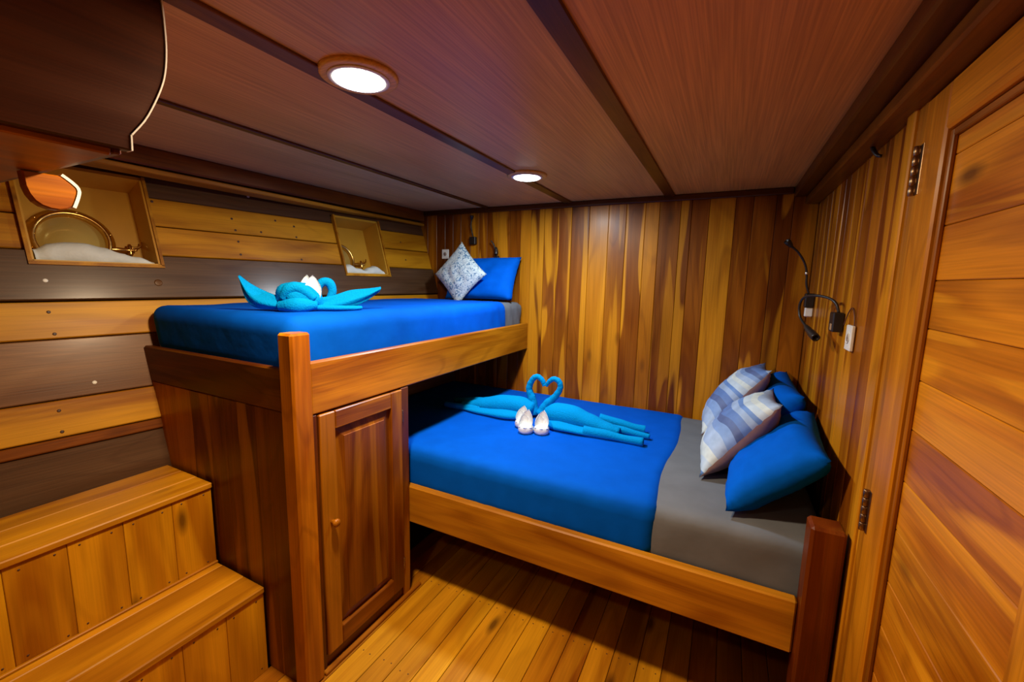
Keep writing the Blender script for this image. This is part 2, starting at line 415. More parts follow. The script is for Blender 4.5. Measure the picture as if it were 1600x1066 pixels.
# niches with portholes
def niche(idx, N, cR, cy, cz, full):
    a,b_,c,d = N; D=.17
    W = empty('window_%d'%idx,(hx((a+b_)/2,c),(a+b_)/2,c)); tag(W,kind='structure')
    def P(y,z,dep): return Vector((hx(y,z),y,z))+HN*(.012-dep)
    th=.014
    cw=(.42,.21,.035,0)
    def quadboard(name,p,mat,col): # four front corners + four back corners
        V=[Vector(q) for q in p]; F=[[0,1,2,3],[7,6,5,4],[0,4,5,1],[1,5,6,2],[2,6,7,3],[3,7,4,0]]
        me=raw(name,V,F,W,mat,col,False); bm=bmesh.new(); bm.from_mesh(me.data); bmesh.ops.recalc_face_normals(bm,faces=bm.faces); bm.to_mesh(me.data); bm.free(); return me
    for nm,(y0,y1,z0,z1) in (('side_board',(a,a+th,c,d)),('side_board',(b_-th,b_,c,d)),('bottom_board',(a,b_,c,c+th)),('top_board',(a,b_,d-th,d))):
        quadboard(nm,[P(y0,z0,0),P(y1,z0,0),P(y1,z1,0),P(y0,z1,0),P(y0,z0,D),P(y1,z0,D),P(y1,z1,D),P(y0,z1,D)],NICHE,None)
    quadboard('back_board',[P(a,c,D),P(b_,c,D),P(b_,d,D),P(a,d,D),P(a,c,D+.012),P(b_,c,D+.012),P(b_,d,D+.012),P(a,d,D+.012)],NICHE,None)
    # pale lip round the opening
    for nm,(y0,y1,z0,z1) in (('lip',(a-.006,a+.006,c,d)),('lip',(b_-.006,b_+.006,c,d)),('lip',(a-.006,b_+.006,c-.008,c+.006))):
        quadboard(nm,[P(y0,z0,-.012),P(y1,z0,-.012),P(y1,z1,-.012),P(y0,z1,-.012),P(y0,z0,.004),P(y1,z0,.004),P(y1,z1,.004),P(y0,z1,.004)],PINE,(.55,.27,.07,.3))
    C = P(cy,cz,D-.002)
    ring=lathe('porthole_ring',W,BRASS,C,HN,[(cR*1.12,0),(cR*1.12,.012),(cR*1.02,.022),(cR*.98,.040),(cR*.90,.044),(cR*.86,.036),(cR*.84,.018),(cR*.84,.004)],40)
    lathe('glass',W,GLASS,C,HN,[(cR*.86,.004),(cR*.86,.012)],40)
    for k in range(6):
        aa=k*math.pi/3+.3; q=C+HR@Vector((math.cos(aa)*cR*1.06,math.sin(aa)*cR*1.06,.012)); 
        lathe('bolt',ring,BRASS,q,HN,[(.006,0),(.006,.006),(.003,.008)],10)
    # dog latch and hinge
    lt=empty('latch',C+HR@Vector((cR*1.12,-cR*.25,.03))); lt.parent=W; lt.matrix_basis=WM[W].inverted()@WM[lt]
    q=WM[lt].translation
    tube('latch_arm',lt,BRASS,[q-HR.col[0]*.035,q,q+HR.col[0]*.04,q+HR.col[0]*.07+HN*.01],[.009,.012,.009,.006],n=12,sides=10)
    lathe('wing_nut',lt,BRASS,q+HR.col[0]*.045,HR.col[1],[(.006,-.03),(.010,-.02),(.010,.02),(.006,.03)],12)
    tube('nut_wing',lt,BRASS,[q+HR.col[0]*.05+HR.col[1]*.01,q+HR.col[0]*.085+HR.col[1]*.02,q+HR.col[0]*.095+HR.col[1]*.045],[.006,.006,.004],n=10,sides=8)
    q=C+HR@Vector((-cR*1.1,-cR*.1,.02))
    for s in (-1,1): tube('hinge_lug',ring,BRASS,[q+HR.col[1]*.03*s-HR.col[0]*.045,q+HR.col[1]*.03*s+HR.col[0]*.01],[.007,.007],n=4,sides=8)
    return W
niche(1,N1,.135,.845,1.815,True)
niche(2,N2,.12,2.20,1.80,False)
def crumple(name, N, prof, label, dep0=.016, dep1=.125, mat=CLOTH):
    a,b_,c,d=N; nx,ny=34,9; V=[];F=[]
    for i in range(nx):
        u=i/(nx-1); y=a+.022+(b_-a-.044)*u
        k=u*(len(prof)-1); i0=min(int(k),len(prof)-2); f=k-i0; f=f*f*(3-2*f); hgt=prof[i0]*(1-f)+prof[i0+1]*f
        for j in range(ny):
            v=j/(ny-1); a2=v*math.pi; e=1
            hh=hgt*math.sin(a2)**.6*(1+.12*noise.noise(Vector((u*7,v*5,c)))) if 0<j<ny-1 else 0
            dep=dep0+(dep1-dep0)*(.5-.5*math.cos(a2))+.006*noise.noise(Vector((u*9,v*4,3)))
            z=c+.016+max(hh,0)
            V.append(Vector((hx(y,z),y,z))+HN*(.012-dep))
    for i in range(nx-1):
        for j in range(ny-1): F.append([i*ny+j,i*ny+j+1,(i+1)*ny+j+1,(i+1)*ny+j])
    for i in range(nx-1): F.append([i*ny,(i+1)*ny,(i+1)*ny+ny-1,i*ny+ny-1])
    F.append([j for j in range(ny)]); F.append([(nx-1)*ny+j for j in range(ny)][::-1])
    o=raw(name,V,F,None,mat); return tag(o,label,'cloth',None)
crumple('folded_cloth',N1,[.055,.085,.10,.095,.08,.06,.045,.015],'white cloth stuffed in the large porthole niche above the stairs')
crumple('folded_cloth',N2,[.06,.075,.05,.035,.06,.075,.03],'pale cloth stuffed in the small porthole niche above the upper bunk')

# hull beam under the ceiling
tb = board('trim_1',None,(-2.545,YF,2.168),(-2.43,2.985,2.168),(0,0,1),.084,.15,TEAK,(.20,.08,.04,.0),.008); tag(tb,kind='structure')
tb = board('trim_2',None,(-2.54,YF,2.118),(-2.425,2.985,2.098),(0,0,1),.022,.125,PINE,(.48,.23,.09,.2),.004); tag(tb,kind='structure')  # pale tone paints in the beam's lit underside

# ------------------------------------------------------------------ back wall
wb = box('wall_back',None,(-2.75,.46),(YB+.014,YB+.04),(-.06,H),DARKBACK); tag(wb,kind='structure')
bx=[-2.75,-2.6,-2.44,-2.33,-2.236,-2.15,-2.07,-1.992,-1.90,-1.82,-1.744,-1.64,-1.54,-1.45,-1.363,-1.255,-1.15,-1.042,-.911,-.775,-.655,-.53,-.44,-.31,-.245,-.142,.001,.096,.214,.30,.42]
tones={18:LT,24:MD,26:MD,25:LT,19:OR,13:OR,12:MD,14:DK,15:MD,16:MD,17:MD,20:MD,21:OR,22:MD,23:DK,27:MD,28:DK,29:MD}
for i,(a,b_) in enumerate(zip(bx,bx[1:])):
    t0=tones.get(i,random.choice([MD,DK,OR])); sp={18:.2,25:.2,14:.9,15:.9,16:.9,20:1}.get(i,random.uniform(.3,1))
    box('plank',wb,(a+.0008,b_-.0008),(YB-.002*random.random(),YB+.014),(.0,H),TEAK,jit(t0,.10,sp),'z',.0022)

# ------------------------------------------------------------------ right wall with door
wr = box('wall_right',None,(XR+.014,XR+.04),(YF,3.02),(-.06,H),DARKBACK); tag(wr,kind='structure')
y=1.605; i=0
while y<2.975:
    wdt=random.choice([.05,.065,.08,.095,.11]); y1=min(y+wdt,2.985)
    if 2.985-y1<.03: y1=2.985
    box('plank',wr,(XR-.002*random.random(),XR+.014),(y+.0007,y1-.0007),(0,H),TEAK,jit(random.choice([OR,MD,OR,LT,MD]),.12,random.uniform(.5,1)),'z',.002)
    y=y1; i+=1
y=YF
while y<.70:
    y1=min(y+.1,.70); box('plank',wr,(XR,XR+.014),(y+.0007,y1-.0007),(0,H),TEAK,jit(random.choice([OR,MD,LT]),.12,.8),'z',.002); y=y1
# casing between wall boards and door
for nm,(ya,yb_),xx,col in (('trim_3',(1.545,1.604),XR-.016,(.60,.33,.07,.5)),('trim_4',(1.482,1.543),XR-.008,(.40,.18,.035,.8)),('trim_5',(.615,.70),XR-.014,LT+(.5,))):
    o=box(nm,None,(xx,XR+.012),(ya,yb_),(0,2.145),TEAK,col if len(col)==4 else col,'z',.004); tag(o,kind='structure')
o=box('trim_6',None,(XR-.012,XR+.012),(.615,1.604),(2.147,2.19),TEAK,(.33,.13,.03,.3),'y',.003); tag(o,kind='structure')
# stringers along the top
o=box('trim_7',None,(.295,XR+.012),(YF,2.985),(2.155,H),TEAK,(.12,.045,.014,.1),'y',.006); tag(o,kind='structure')
o=box('trim_8',None,(.352,XR+.012),(YF,2.985),(2.112,2.153),TEAK,(.20,.08,.022,.3),'y',.006); tag(o,kind='structure')
# door
dr = empty('door_1',(XR,1.09,0)); tag(dr,kind='structure')
DX0=XR-.012; DX1=XR+.024
DT=2.108
box('stile',dr,(DX0,DX1),(1.345,1.478),(.02,DT),TEAK,(.60,.285,.05,.5),'z',.005)
box('stile',dr,(DX0,DX1),(.705,.825),(.02,DT),TEAK,(.60,.285,.05,.5),'z',.005)
box('top_rail',dr,(DX0,DX1),(.826,1.344),(2.00,DT),TEAK,(.58,.27,.048,.4),'y',.005)
box('bottom_rail',dr,(DX0,DX1),(.826,1.344),(.02,.22),TEAK,(.58,.27,.048,.4),'y',.005)
zz=.222; k=0
DB=(.58,.265,.045); DC=(.50,.215,.036); dt=[DB,DC,DB,DB,DC,DB,DB,DC,DB,DC,DB,DB]
while zz<1.998:
    z1=min(zz+random.uniform(.11,.17),1.998)
    if 1.998-z1<.05: z1=1.998
    box('panel_board',dr,(XR+.008,XR+.022),(.826,1.344),(zz+.0006,z1-.0006),TEAK,jit(dt[k%12],.05,.9),'y',.002); zz=z1; k+=1
# panel moulding inside the frame
for nm,Y,Z,gr in (('moulding',(1.328,1.344),(.222,1.998),'z'),('moulding',(.826,.842),(.222,1.998),'z'),('moulding',(.843,1.327),(1.982,1.998),'y'),('moulding',(.843,1.327),(.222,.238),'y')):
    box(nm,dr,(XR-.002,XR+.008),Y,Z,TEAK,(.30,.12,.025,.0),gr,.004)
for zc in (1.943,1.012):
    hg=empty('hinge',(DX0-.002,1.480,zc)); hg.parent=dr; hg.matrix_basis=WM[dr].inverted()@WM[hg]
    for q in range(5): lathe('knuckle',hg,HINGE,(DX0-.006,1.480,zc-.062+q*.0248),(0,0,1),[(.007,0),(.008,.001),(.008,.022),(.007,.023)],12)
    box('leaf',hg,(DX0-.0015,DX0+.001),(1.455,1.475),(zc-.062,zc+.062),HINGE,None,'z',.0005)
# black hook on the stringer
hk=empty('wall_hook',(.40,1.885,2.10),'small black hook high on the plank wall beside the door','hook')
tube('hook_arm',hk,BLACKM,[(.405,1.91,2.145),(.395,1.895,2.125),(.395,1.87,2.10),(.402,1.85,2.078),(.412,1.842,2.072)],[.006,.007,.007,.006,.005],n=14,sides=8)
box('mounting_plate',hk,(.402,.4085),(1.90,1.922),(2.125,2.16),BLACKM,None,'z',.001)

# wall behind the camera
wf = box('wall_front',None,(-2.9,.46),(YF-.04,YF-.014),(-.06,H),DARKBACK); tag(wf,kind='structure')
x=-2.9
while x<.42:
    x1=min(x+.12,.46); box('plank',wf,(x+.0007,x1-.0007),(YF-.014,YF),(0,H),TEAK,jit(random.choice([OR,MD,LT]),.12,.8),'z',.002); x=x1

# ------------------------------------------------------------------ ceiling
ce = box('ceiling',None,(-2.9,.46),(YF-.04,3.03),(H+.016,H+.05),DARKBACK); tag(ce,kind='structure')
CT=(.70,.40,.26)
for a,b_ in ((-2.75,-1.735),(-1.735,-1.065),(-1.065,-.38),(-.38,.44)):
    for y0,y1 in ((YF,.0),(0,3.0)) if 0 else ((YF,3.0),):
        col=jit(CT,.05,0); 
        if a>-.5: col=(.72,.37,.17,0)
        if a<-2: col=(.74,.50,.40,0)
        box('panel',ce,(a,b_),(y0,y1),(H,H+.016),PLY,col,'y',.001)
for xa,xb,col in ((-1.752,-1.715,(.12,.05,.025,0)),(-1.098,-1.040,(.15,.07,.042,0)),(-.412,-.350,(.125,.048,.020,0))):
    box('batten',ce,(xa,xb),(YF,2.985),(H-.010,H-.0005),TEAK,col,'y',.004)
o=box('shade_strip',None,(-2.42,.293),(2.965,2.988),(2.172,H-.001),TEAK,(.10,.04,.015,0),'x',.004); tag(o,kind='structure')  # dark strip stands in for the shade along the wall top
# round downlights
LN=['round white ceiling downlight in a wooden ring, nearest over the cupboard','round cool white ceiling downlight nearest the back wall','round ceiling downlight above the stairs behind the viewer']
for (lx,ly,lc,pw),lab in zip(LAMPS,LN):
    L=empty('ceiling_light',(lx,ly,H),lab,'ceiling light','round ceiling downlights')
    near = lc is WARM
    lathe('wooden_ring',L,PLY,(lx,ly,H-.0125),(0,0,1),[(.086,.001),(.100,0),(.107,.003),(.109,.012)],48,(.80,.50,.25,0))
    lathe('bezel',L,WPLAST,(lx,ly,H-.0165),(0,0,1),[(.074,.001),(.079,0),(.084,.002),(.085,.004)],48)
    lathe('diffuser',L,emit('lamp_glow_warm' if near else 'lamp_glow_cool',tuple(.35*q+.65 for q in lc),9),(lx,ly,H-.0160),(0,0,1),[(.02,-.0065),(.058,-.0055),(.069,-.002),(.0725,.001),(.0725,.003)],48)
    ld=bpy.data.lights.new('downlight','AREA'); ld.shape='DISK'; ld.size=.14; ld.energy=pw; ld.color=lc
    lo=bpy.data.objects.new('light_source',ld); COL.objects.link(lo); lo.parent=L; lo.location=(0,0,-.0235)

# ------------------------------------------------------------------ stairs
st=empty('wooden_stairs',(-1.9,.45,0),'varnished yellow wooden steps climbing to the hull wall beside the cupboard','stairs')
Y0s=-.18
def tread(xa,xb,z,cuts,ys=(Y0s,.957)):
    e=[xa]+cuts+[xb]
    for p,q in zip(e,e[1:]): box('tread_board',st,(p+.0006,q-.0006),ys,(z-.026,z-.0015*random.random()),PINE,jit((.50,.22,.035),.14,.7),'y',.004)
tread(-2.262,-1.905,.758,[-2.138,-2.02])
tread(-1.914,-1.585,.384,[-1.872,-1.72])
ry=[Y0s,-.06,.075,.215,.360,.506,.656,.811,.957]
for (xf,zb_,zt,rr) in ((-1.917,.384,.732,ry),(-1.594,.0,.358,[Y0s,-.06,.08,.22,.37,.517,.665,.811,.957])):
    pn=[]
    for a,b_ in zip(rr,rr[1:]):
        box('riser_board',st,(xf-.02,xf),(a+.0006,b_-.0006),(zb_,zt),PINE,jit(ST,.07,.15),'z',.0016)
        for zq in (zt-.022,zb_+.022):
            for yq in (a+.03,b_-.03): pn.append((xf,yq+random.uniform(-.006,.006),zq+random.uniform(-.006,.006)))
    nails(st,pn,(1,0,0),.0036)
box('quarter_strip',st,(-1.917,-1.905),(Y0s,.957),(.384,.393),PINE,(.50,.22,.04,.3),'y',.003)
box('side_panel',st,(-2.20,-1.938),(Y0s-.015,Y0s-.001),(.359,.731),PINE,ST+(.2,),'z',.002)
# carcass hidden inside
box('carcass',st,(-2.08,-1.94),(Y0s,.95),(.0,.73),DARKBACK,None,'y',.002)
box('side_panel',st,(-2.10,-1.62),(Y0s-.015,Y0s-.001),(.0,.357),PINE,ST+(.2,),'z',.002)

# ------------------------------------------------------------------ upper bunk
ub=empty('upper_bunk',(-1.9,1.95,0),'built-in upper bunk bed frame with orange teak side rail and corner post','bunk bed')
box('corner_post',ub,(-1.428,-1.352),(.962,1.045),(0,1.438),TEAK,(.50,.21,.036,.35),'z',.008)
rail=box('side_rail',ub,(-1.398,-1.366),(1.046,2.988),(1.118,1.322),TEAK,(.42,.185,.032,.25),'y',.006)
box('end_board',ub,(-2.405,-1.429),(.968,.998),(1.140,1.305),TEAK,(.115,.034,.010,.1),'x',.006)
# end panel of upright boards below the end board, left edge follows the hull
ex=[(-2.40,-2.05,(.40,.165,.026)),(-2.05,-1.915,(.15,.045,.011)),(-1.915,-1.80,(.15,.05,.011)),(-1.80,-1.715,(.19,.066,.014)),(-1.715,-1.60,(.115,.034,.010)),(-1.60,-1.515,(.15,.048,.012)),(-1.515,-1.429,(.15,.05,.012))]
Rz=frame((0,0,1),(1,0,0))  # local x = up, local y = +x, normal = +y
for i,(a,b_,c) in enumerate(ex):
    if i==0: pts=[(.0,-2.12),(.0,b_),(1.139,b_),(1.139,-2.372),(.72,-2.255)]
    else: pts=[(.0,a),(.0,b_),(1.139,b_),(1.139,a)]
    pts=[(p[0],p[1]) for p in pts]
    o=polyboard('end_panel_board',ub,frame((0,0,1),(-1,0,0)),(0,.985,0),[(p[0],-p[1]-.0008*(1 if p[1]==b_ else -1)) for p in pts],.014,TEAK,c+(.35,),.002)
box('base_platform',ub,(-2.30,-1.399),(1.0,2.98),(1.175,1.195),TEAK,(.10,.04,.014,0),'y',.003)
for yy in (1.35,1.75,2.15,2.55,2.9): box('bearer',ub,(-2.26,-1.40),(yy-.02,yy+.02),(1.125,1.174),TEAK,(.10,.04,.014,0),'x',.003)

# ------------------------------------------------------------------ cupboard under the bunk
cb=empty('cupboard',(-1.6,1.32,0),'dark teak cupboard with one raised-panel door below the upper bunk','cupboard')
CD=(.15,.048,.012)
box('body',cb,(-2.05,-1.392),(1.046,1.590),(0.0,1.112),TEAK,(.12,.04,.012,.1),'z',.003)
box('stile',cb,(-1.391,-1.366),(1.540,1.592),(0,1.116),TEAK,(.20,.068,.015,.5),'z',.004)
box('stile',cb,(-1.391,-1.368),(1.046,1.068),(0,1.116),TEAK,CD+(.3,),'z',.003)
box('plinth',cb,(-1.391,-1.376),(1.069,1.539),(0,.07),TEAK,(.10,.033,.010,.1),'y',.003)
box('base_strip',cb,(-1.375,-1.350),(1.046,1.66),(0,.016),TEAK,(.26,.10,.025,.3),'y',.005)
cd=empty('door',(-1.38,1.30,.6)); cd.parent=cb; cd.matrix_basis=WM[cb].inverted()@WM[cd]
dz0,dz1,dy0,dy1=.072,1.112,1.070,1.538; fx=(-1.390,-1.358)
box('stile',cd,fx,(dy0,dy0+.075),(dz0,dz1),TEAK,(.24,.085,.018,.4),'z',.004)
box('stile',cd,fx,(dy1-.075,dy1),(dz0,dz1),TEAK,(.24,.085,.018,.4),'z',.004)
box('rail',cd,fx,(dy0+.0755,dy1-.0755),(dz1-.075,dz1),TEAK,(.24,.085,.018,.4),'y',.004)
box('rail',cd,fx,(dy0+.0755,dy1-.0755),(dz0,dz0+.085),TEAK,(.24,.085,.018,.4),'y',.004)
# raised panel
def raised(y0,y1,z0,z1,xb,xm,xt,ins):
    V=[(xb,y0,z0),(xb,y1,z0),(xb,y1,z1),(xb,y0,z1)]
    V+=[(xm,y0,z0),(xm,y1,z0),(xm,y1,z1),(xm,y0,z1)]
    i=ins; V+=[(xt-.004,y0+i,z0+i),(xt-.004,y1-i,z0+i),(xt-.004,y1-i,z1-i),(xt-.004,y0+i,z1-i)]
    i+=.002; V+=[(xt,y0+i,z0+i),(xt,y1-i,z0+i),(xt,y1-i,z1-i),(xt,y0+i,z1-i)]
    F=[[3,2,1,0],[12,13,14,15]]
    for k in (0,4,8):
        for q in range(4): r=(q+1)%4; F.append([k+q,k+r,k+4+r,k+4+q])
    return V,F
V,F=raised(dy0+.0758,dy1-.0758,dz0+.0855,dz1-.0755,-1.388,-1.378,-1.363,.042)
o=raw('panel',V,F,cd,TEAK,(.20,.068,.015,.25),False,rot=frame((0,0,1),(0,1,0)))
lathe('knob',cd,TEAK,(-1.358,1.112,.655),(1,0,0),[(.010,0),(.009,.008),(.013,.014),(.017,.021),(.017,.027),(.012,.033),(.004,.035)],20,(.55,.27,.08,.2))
for zc in (.98,.2):
    for q in range(3): lathe('hinge_knuckle',cd,HINGE,(-1.362,1.539,zc-.03+q*.02),(0,0,1),[(.0045,0),(.005,.001),(.005,.018),(.0045,.019)],10)

# ------------------------------------------------------------------ lower bed
lb=empty('lower_bed',(-.9,2.3,0),'built-in lower double bed frame with knotty orange front rail','bed')
box('front_rail',lb,(-1.40,.296),(1.592,1.632),(.395,.592),PINE,(.46,.205,.060,.35),'x',.006)
box('corner_post',lb,(.298,.392),(1.545,1.635),(0,.892),TEAK,(.155,.035,.013,.05),'z',.009)
for k in range(11):
    xx=-2.05+k*.235; box('slat',lb,(xx,xx+.11),(1.634,2.98),(.555,.573),PINE,jit(MD,.1,.2),'y',.002)
box('back_bearer',lb,(-2.1,.40),(2.93,2.985),(.47,.553),TEAK,MD+(.2,),'x',.003)
box('inner_bearer',lb,(-2.1,.40),(1.634,1.66),(.47,.553),TEAK,MD+(.2,),'x',.003)

def wr_(p,a,s,seed): return a*noise.fractal(Vector((p.x*s,p.y*s,p.z*s*.6+seed)),1.0,2.0,3)
# lower mattress in its grey sheet
V,F=rslab((-2.06,.395),(1.640,2.975),(.574,.772),.055,(60,40,5),lambda p: Vector((p.x,p.y+ (.005*noise.noise(Vector((p.x*9,p.z*8,2))) if p.y<1.72 else 0),p.z+ (wr_(p,.004,4,1) if p.z>.68 else 0))))
o=raw('mattress',V,F,None,GREY); tag(o,'wide mattress in grey sheet on the lower bed','mattress')
def bl(p):
    z=p.z; y=p.y; x=p.x
    if z>.70: z+=.003+wr_(p,.004,3.2,4)
    t=max(0,(x+.40)/.23)
    if x>-.40: x+= -.012*math.sin(y*7)*t + (.010*(y-2.2))*t
    if y<1.72 and z<.74: y-= .004+.008*abs(noise.noise(Vector((x*11,0,5))))*(1-(z-.59)/.2)
    return Vector((x,y,z))
V,F=rslab((-2.075,-.172),(1.630,2.986),(.588,.782),.055,(70,46,5),bl,skip_bottom=True)
o=raw('bedspread',V,F,None,BLUE); tag(o,'smooth royal blue bedspread covering most of the lower bed','bedspread')
# upper mattress
XL=lambda y: -2.425+.118*(y-.96)
def um(p):
    fr=(p.x+1.405)/(-2.42+1.405); x=-1.405+fr*(hx(p.y,p.z)+.024+1.405)
    z=p.z+(wr_(p,.003,4,2) if p.z>1.4 else 0)
    if p.y>2.5 and p.z<1.46: x+= .006*math.sin(p.y*60+p.z*22)
    return Vector((x,p.y,z))
V,F=rslab((-2.42,-1.405),(1.002,2.972),(1.197,1.482),.055,(30,50,6),um)
o=raw('mattress',V,F,None,GREY); tag(o,'narrow mattress in grey sheet on the upper bunk','mattress')
def ubl(p):
    q=um(p); 
    if q.z>1.40: q.z+=.002+wr_(p,.004,3,9)
    q.x+= .005*noise.noise(Vector((p.y*9,p.z*6,1))) if p.x>-1.5 else 0
    return q
V,F=rslab((-2.415,-1.396),(.999,2.700),(1.300,1.490),.06,(34,50,6),ubl,skip_bottom=True)
o=raw('bedspread',V,F,None,BLUE); tag(o,'smooth royal blue bedspread drawn over the upper bunk mattress','bedspread')

# ------------------------------------------------------------------ pillows
def pillow(name, c, ex_, ey_, W_, D_, T_, mat, label, cat, back=None, n=24, pinch=.07, seed=0, group=None, puff=.5, ex=4):
    """c centre, ex_/ey_ in-plane axes; both faces plus a pinched seam"""
    R=frame(ex_,ey_); V=[];F=[];mi=[]
    def pt(i,j,s):
        u=-1+2*i/n; v=-1+2*j/n
        k=((1-abs(u)**ex)*(1-abs(v)**ex))**puff
        x=u*W_/2*(1-pinch*(1-v*v)*abs(u)**2.0); y_=v*D_/2*(1-pinch*(1-u*u)*abs(v)**2.0)
        z=s*T_/2*k
        z+=k*.012*noise.fractal(Vector((u*2.2+seed,v*2.2,s*3.)),1.,2.,3)
        edge=1-min(1-abs(u),1-abs(v)); z+= .006*edge**6*noise.noise(Vector((u*9+seed,v*9,0)))
        return Vector((x,y_,z))
    idx={}
    def vid(i,j,s):
        key=(i,j,0 if i in (0,n) or j in (0,n) else s)
        if key not in idx: idx[key]=len(V); V.append(pt(i,j,s))
        return idx[key]
    for s in (1,-1):
        for i in range(n):
            for j in range(n):
                q=[vid(i,j,s),vid(i+1,j,s),vid(i+1,j+1,s),vid(i,j+1,s)]
                F.append(q if s>0 else q[::-1]); mi.append(0 if s>0 else 1)
    me=mesh(V,F); me.materials.append(mat); me.materials.append(back or mat)
    for p_,k in zip(me.polygons,mi): p_.material_index=k; p_.use_smooth=True
    o=link(name,me,Matrix.Translation(c)@R.to_4x4()); tag(o,label,cat,group); return o
def flange(o, W_, D_): pass
# lower bed
pillow('pillow',(.232,2.02,.935),(.05,.66,.0),(-.285,0,-.26),.66,.40,.17,BLUEP,'blue pillow leaning on the right wall, nearest the red-brown bed post','pillow',seed=1,group='blue pillows on the lower bed')
pillow('pillow',(.235,2.625,.970),(0,.62,.0),(-.21,0,-.31),.68,.42,.18,BLUEP,'blue pillow in the back corner behind the wave-print cushions','pillow',seed=2,group='blue pillows on the lower bed')
pillow('cushion',(.100,2.225,.960),(-.005,-.46,.025),(.29,.04,.38),.44,.475,.21,WAVES,'front wave-print cushion with blue and white bands, on the lower bed','cushion',MAUVE,seed=3,pinch=.10,ex=2.2,puff=.62,group='wave-print cushions')
pillow('cushion',(.085,2.68,1.010),(-.005,-.44,.025),(.29,.04,.38),.42,.50,.20,WAVES,'rear wave-print cushion, half hidden behind the front one','cushion',MAUVE,seed=5,pinch=.10,ex=2.2,puff=.62,group='wave-print cushions')
# upper bunk
pillow('pillow',(-1.71,2.862,1.655),(1,0,.02),(0,.16,.32),.60,.36,.13,BLUEP,'blue pillow leaning on the back wall of the upper bunk','pillow',seed=6,pinch=.05)
pillow('cushion',(-1.835,2.735,1.685),(.7,.04,.70),(-.68,.12,.66),.35,.35,.11,FLORAL,'pale blue patterned square cushion standing on its corner, upper bunk','cushion',seed=7,pinch=.08,ex=2.4,puff=.6)

# ------------------------------------------------------------------ towel swans on the lower bed
BZ=.784
def swan(label, nk, bodypts, bodyr, bodyf, tails, under, flip):
    T=empty('towel_swan',(bodypts[0][0],bodypts[0][1],BZ),label,'towel swan','pair of turquoise towel swans')
    tube('neck',T,TOWEL,nk,[.034,.027,.021,.018,.017,.016,.014,.009][:len(nk)],n=60,sides=14,up=(0,1,0),amp=.045,tw=1,freq=13)
    tube('body',T,TOWEL,bodypts,bodyr,n=26,sides=18,flat=bodyf,amp=.02,tw=2,freq=2)
    tube('folded_layer',T,TOWEL,under[0],under[1],n=22,sides=14,flat=under[2])
    for p,r in tails: tube('tail_roll',T,TOWEL,p,r,n=20,sides=12,open_end=True,amp=.03,tw=1,freq=2)
    return T
nl=[(-1.035,2.40,.805),(-1.052,2.40,.895),(-1.076,2.40,.967),(-1.054,2.40,1.028),(-1.022,2.40,1.050),(-.988,2.40,1.030),(-.9715,2.40,.997)]
nr=[(-.985,2.385,.815),(-.955,2.395,.878),(-.898,2.40,.940),(-.868,2.40,.995),(-.877,2.40,1.036),(-.911,2.40,1.049),(-.942,2.40,1.028),(-.9595,2.40,.997)]
swan('turquoise towel swan with its tail towards the dark cupboard side, left half of the heart',nl,
     [(-1.03,2.37,.842),(-1.12,2.37,.850),(-1.24,2.36,.845),(-1.36,2.35,.832),(-1.46,2.345,.815),(-1.54,2.34,.806)],[.045,.068,.066,.056,.042,.03],[.95,.95,.95,.85,.75,.7],
     [([(-1.40,2.40,.835),(-1.48,2.40,.828),(-1.56,2.39,.815),(-1.63,2.385,.808)],[.024,.024,.022,.02]),([(-1.38,2.30,.808),(-1.46,2.295,.806),(-1.54,2.29,.805),(-1.64,2.285,.805)],[.020,.023,.021,.019])],
     ([(-1.06,2.33,.808),(-1.18,2.30,.808),(-1.34,2.29,.804),(-1.50,2.30,.800)],[.045,.065,.05,.03],[.5,.45,.4,.4]),False)
swan('turquoise towel swan with its tail towards the pillows, right half of the heart',nr,
     [(-.925,2.34,.838),(-.86,2.34,.852),(-.76,2.34,.850),(-.66,2.335,.838),(-.56,2.33,.822),(-.48,2.33,.812)],[.045,.070,.070,.058,.044,.03],[.95,.95,.95,.85,.75,.7],
     [([(-.62,2.42,.845),(-.52,2.43,.830),(-.43,2.44,.815),(-.36,2.45,.808)],[.026,.026,.023,.024]),([(-.58,2.35,.822),(-.48,2.36,.815),(-.40,2.36,.808),(-.32,2.36,.803)],[.024,.022,.018,.015]),([(-.66,2.24,.812),(-.56,2.245,.812),(-.45,2.25,.806),(-.335,2.25,.806)],[.030,.028,.022,.024])],
     ([(-.90,2.28,.806),(-.82,2.26,.808),(-.70,2.25,.806),(-.58,2.25,.803)],[.035,.055,.045,.03],[.5,.45,.45,.5]),True)
